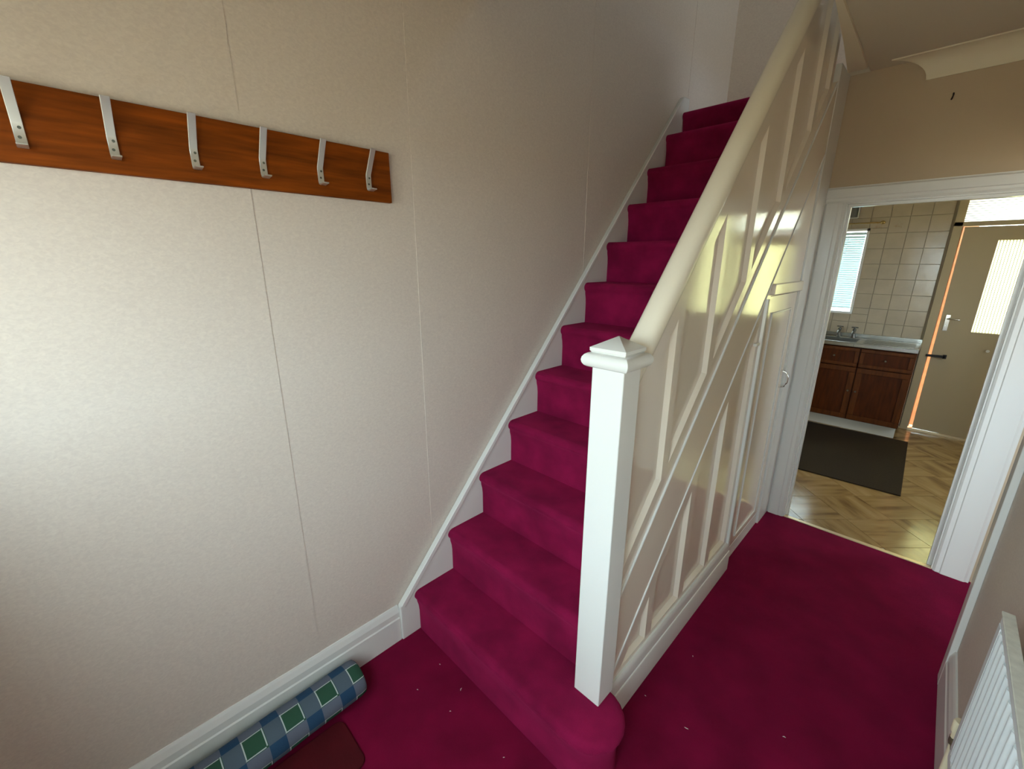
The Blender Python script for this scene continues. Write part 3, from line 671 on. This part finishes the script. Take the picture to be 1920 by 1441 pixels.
MB().box(CX0, CX1-0.012, CY+0.045, CY+0.065, 0.0, 0.113).build('plinth', 'plinth_white', cb)
def front(name, x0, x1, z0, z1, knob):
    f = MB().box(x0, x1, CY-0.018, CY-0.0005, z0, z1)
    o = f.build(name, 'mahogany', cb, bevel=0.003)
    m = MB(); wd = 0.050 if z1-z0 > 0.3 else 0.034
    for a, b, c, d in ((x0, x1, z0, z0+wd), (x0, x1, z1-wd, z1), (x0, x0+wd, z0+wd, z1-wd), (x1-wd, x1, z0+wd, z1-wd)): m.box(a+0.001, b-0.001, CY-0.026, CY-0.017, c+0.001, d-0.001)
    m.build('frame', 'mahogany_stile', o, bevel=0.003)
    MB().tube([(knob[0], CY-0.024, knob[1]), (knob[0], CY-0.036, knob[1]), (knob[0], CY-0.042, knob[1])], [0.005, 0.010, 0.007], 10).build('knob', 'brass_nut', o, smooth=60)
for x0, x1 in ((0.205, 0.588), (0.594, 0.988), (0.996, 1.394)):
    front('drawer', x0, x1, 0.668, 0.852, ((x0+x1)/2, 0.76))
for x0, x1, k in ((0.205, 0.588, 0.57), (0.594, 0.988, 0.962), (0.996, 1.394, 1.022)):
    front('door', x0, x1, 0.122, 0.660, (k, 0.42))
sk_ = thing('sink', 'stainless steel sink top with drainer and two pillar taps', 'sink', (0.8, 4.78, 0.862))
SY0, SY1, ZT = 4.508, YF-0.008, 0.905
mb = MB()
bx0, bx1, by0, by1 = 0.42, 0.93, 4.60, 4.905
mb.box(CX0, bx0, SY0, SY1, 0.864, ZT-0.008).box(bx1, CX1+0.006, SY0, SY1, 0.864, ZT-0.008).box(bx0, bx1, SY0, by0, 0.864, ZT-0.008).box(bx0, bx1, by1, SY1, 0.864, ZT-0.008)
mb.box(CX0, CX1+0.006, SY0, SY0+0.014, ZT-0.009, ZT).box(CX1-0.008, CX1+0.006, SY0+0.014, SY1, ZT-0.009, ZT)
mb.build('top', 'steel', sk_, bevel=0.003)
MB().box(CX0, CX1+0.006, SY1-0.012, SY1, ZT-0.008, 0.935).build('upstand', 'steel', sk_, bevel=0.003)
for k in range(7): MB().box(0.99, 1.37, 4.60+k*0.05, 4.612+k*0.05, ZT-0.009, ZT-0.003).build('drainer_rib', 'steel', sk_, bevel=0.002)
mb = MB(); z = 0.868; zl = 0.864-0.15
mb.v = [(bx0, by0, z), (bx1, by0, z), (bx1, by1, z), (bx0, by1, z), (bx0+0.02, by0+0.02, zl), (bx1-0.02, by0+0.02, zl), (bx1-0.02, by1-0.02, zl), (bx0+0.02, by1-0.02, zl)]
mb.f = [(0, 4, 5, 1), (1, 5, 6, 2), (2, 6, 7, 3), (3, 7, 4, 0), (4, 7, 6, 5)]
mb.build('bowl', 'steel_dark', sk_)
for x in (0.735, 0.862):
    t = MB().lathe([(0.020, 0.0), (0.017, 0.01), (0.013, 0.02), (0.012, 0.07), (0.016, 0.075), (0.015, 0.09), (0.008, 0.095)], (x, 4.95, ZT-0.008), 12)
    t.tube([(x, 4.95, ZT+0.045), (x, 4.90, ZT+0.060), (x, 4.865, ZT+0.055), (x, 4.855, ZT+0.035)], 0.010, 10)
    tp = t.build('tap', 'steel_dark', sk_, smooth=60)
    MB().tube([(x-0.028, 4.95, ZT+0.100), (x+0.028, 4.95, ZT+0.100)], 0.006, 8).tube([(x, 4.922, ZT+0.100), (x, 4.978, ZT+0.100)], 0.006, 8).lathe([(0.008, 0), (0.008, 0.022)], (x, 4.95, ZT+0.085), 10).build('tap_head', 'steel_dark', tp, smooth=60)
# brown mat on the kitchen floor
o = MB().prism([(0.64, 3.14), (1.535, 3.185), (1.500, 4.545), (0.60, 4.515)], 'z', 0.0005, 0.011).build('floor_mat', 'brown_mat', bevel=0.003)
o['label'] = 'dark brown rectangular mat on the kitchen floor in front of sink cabinet'; o['category'] = 'mat'
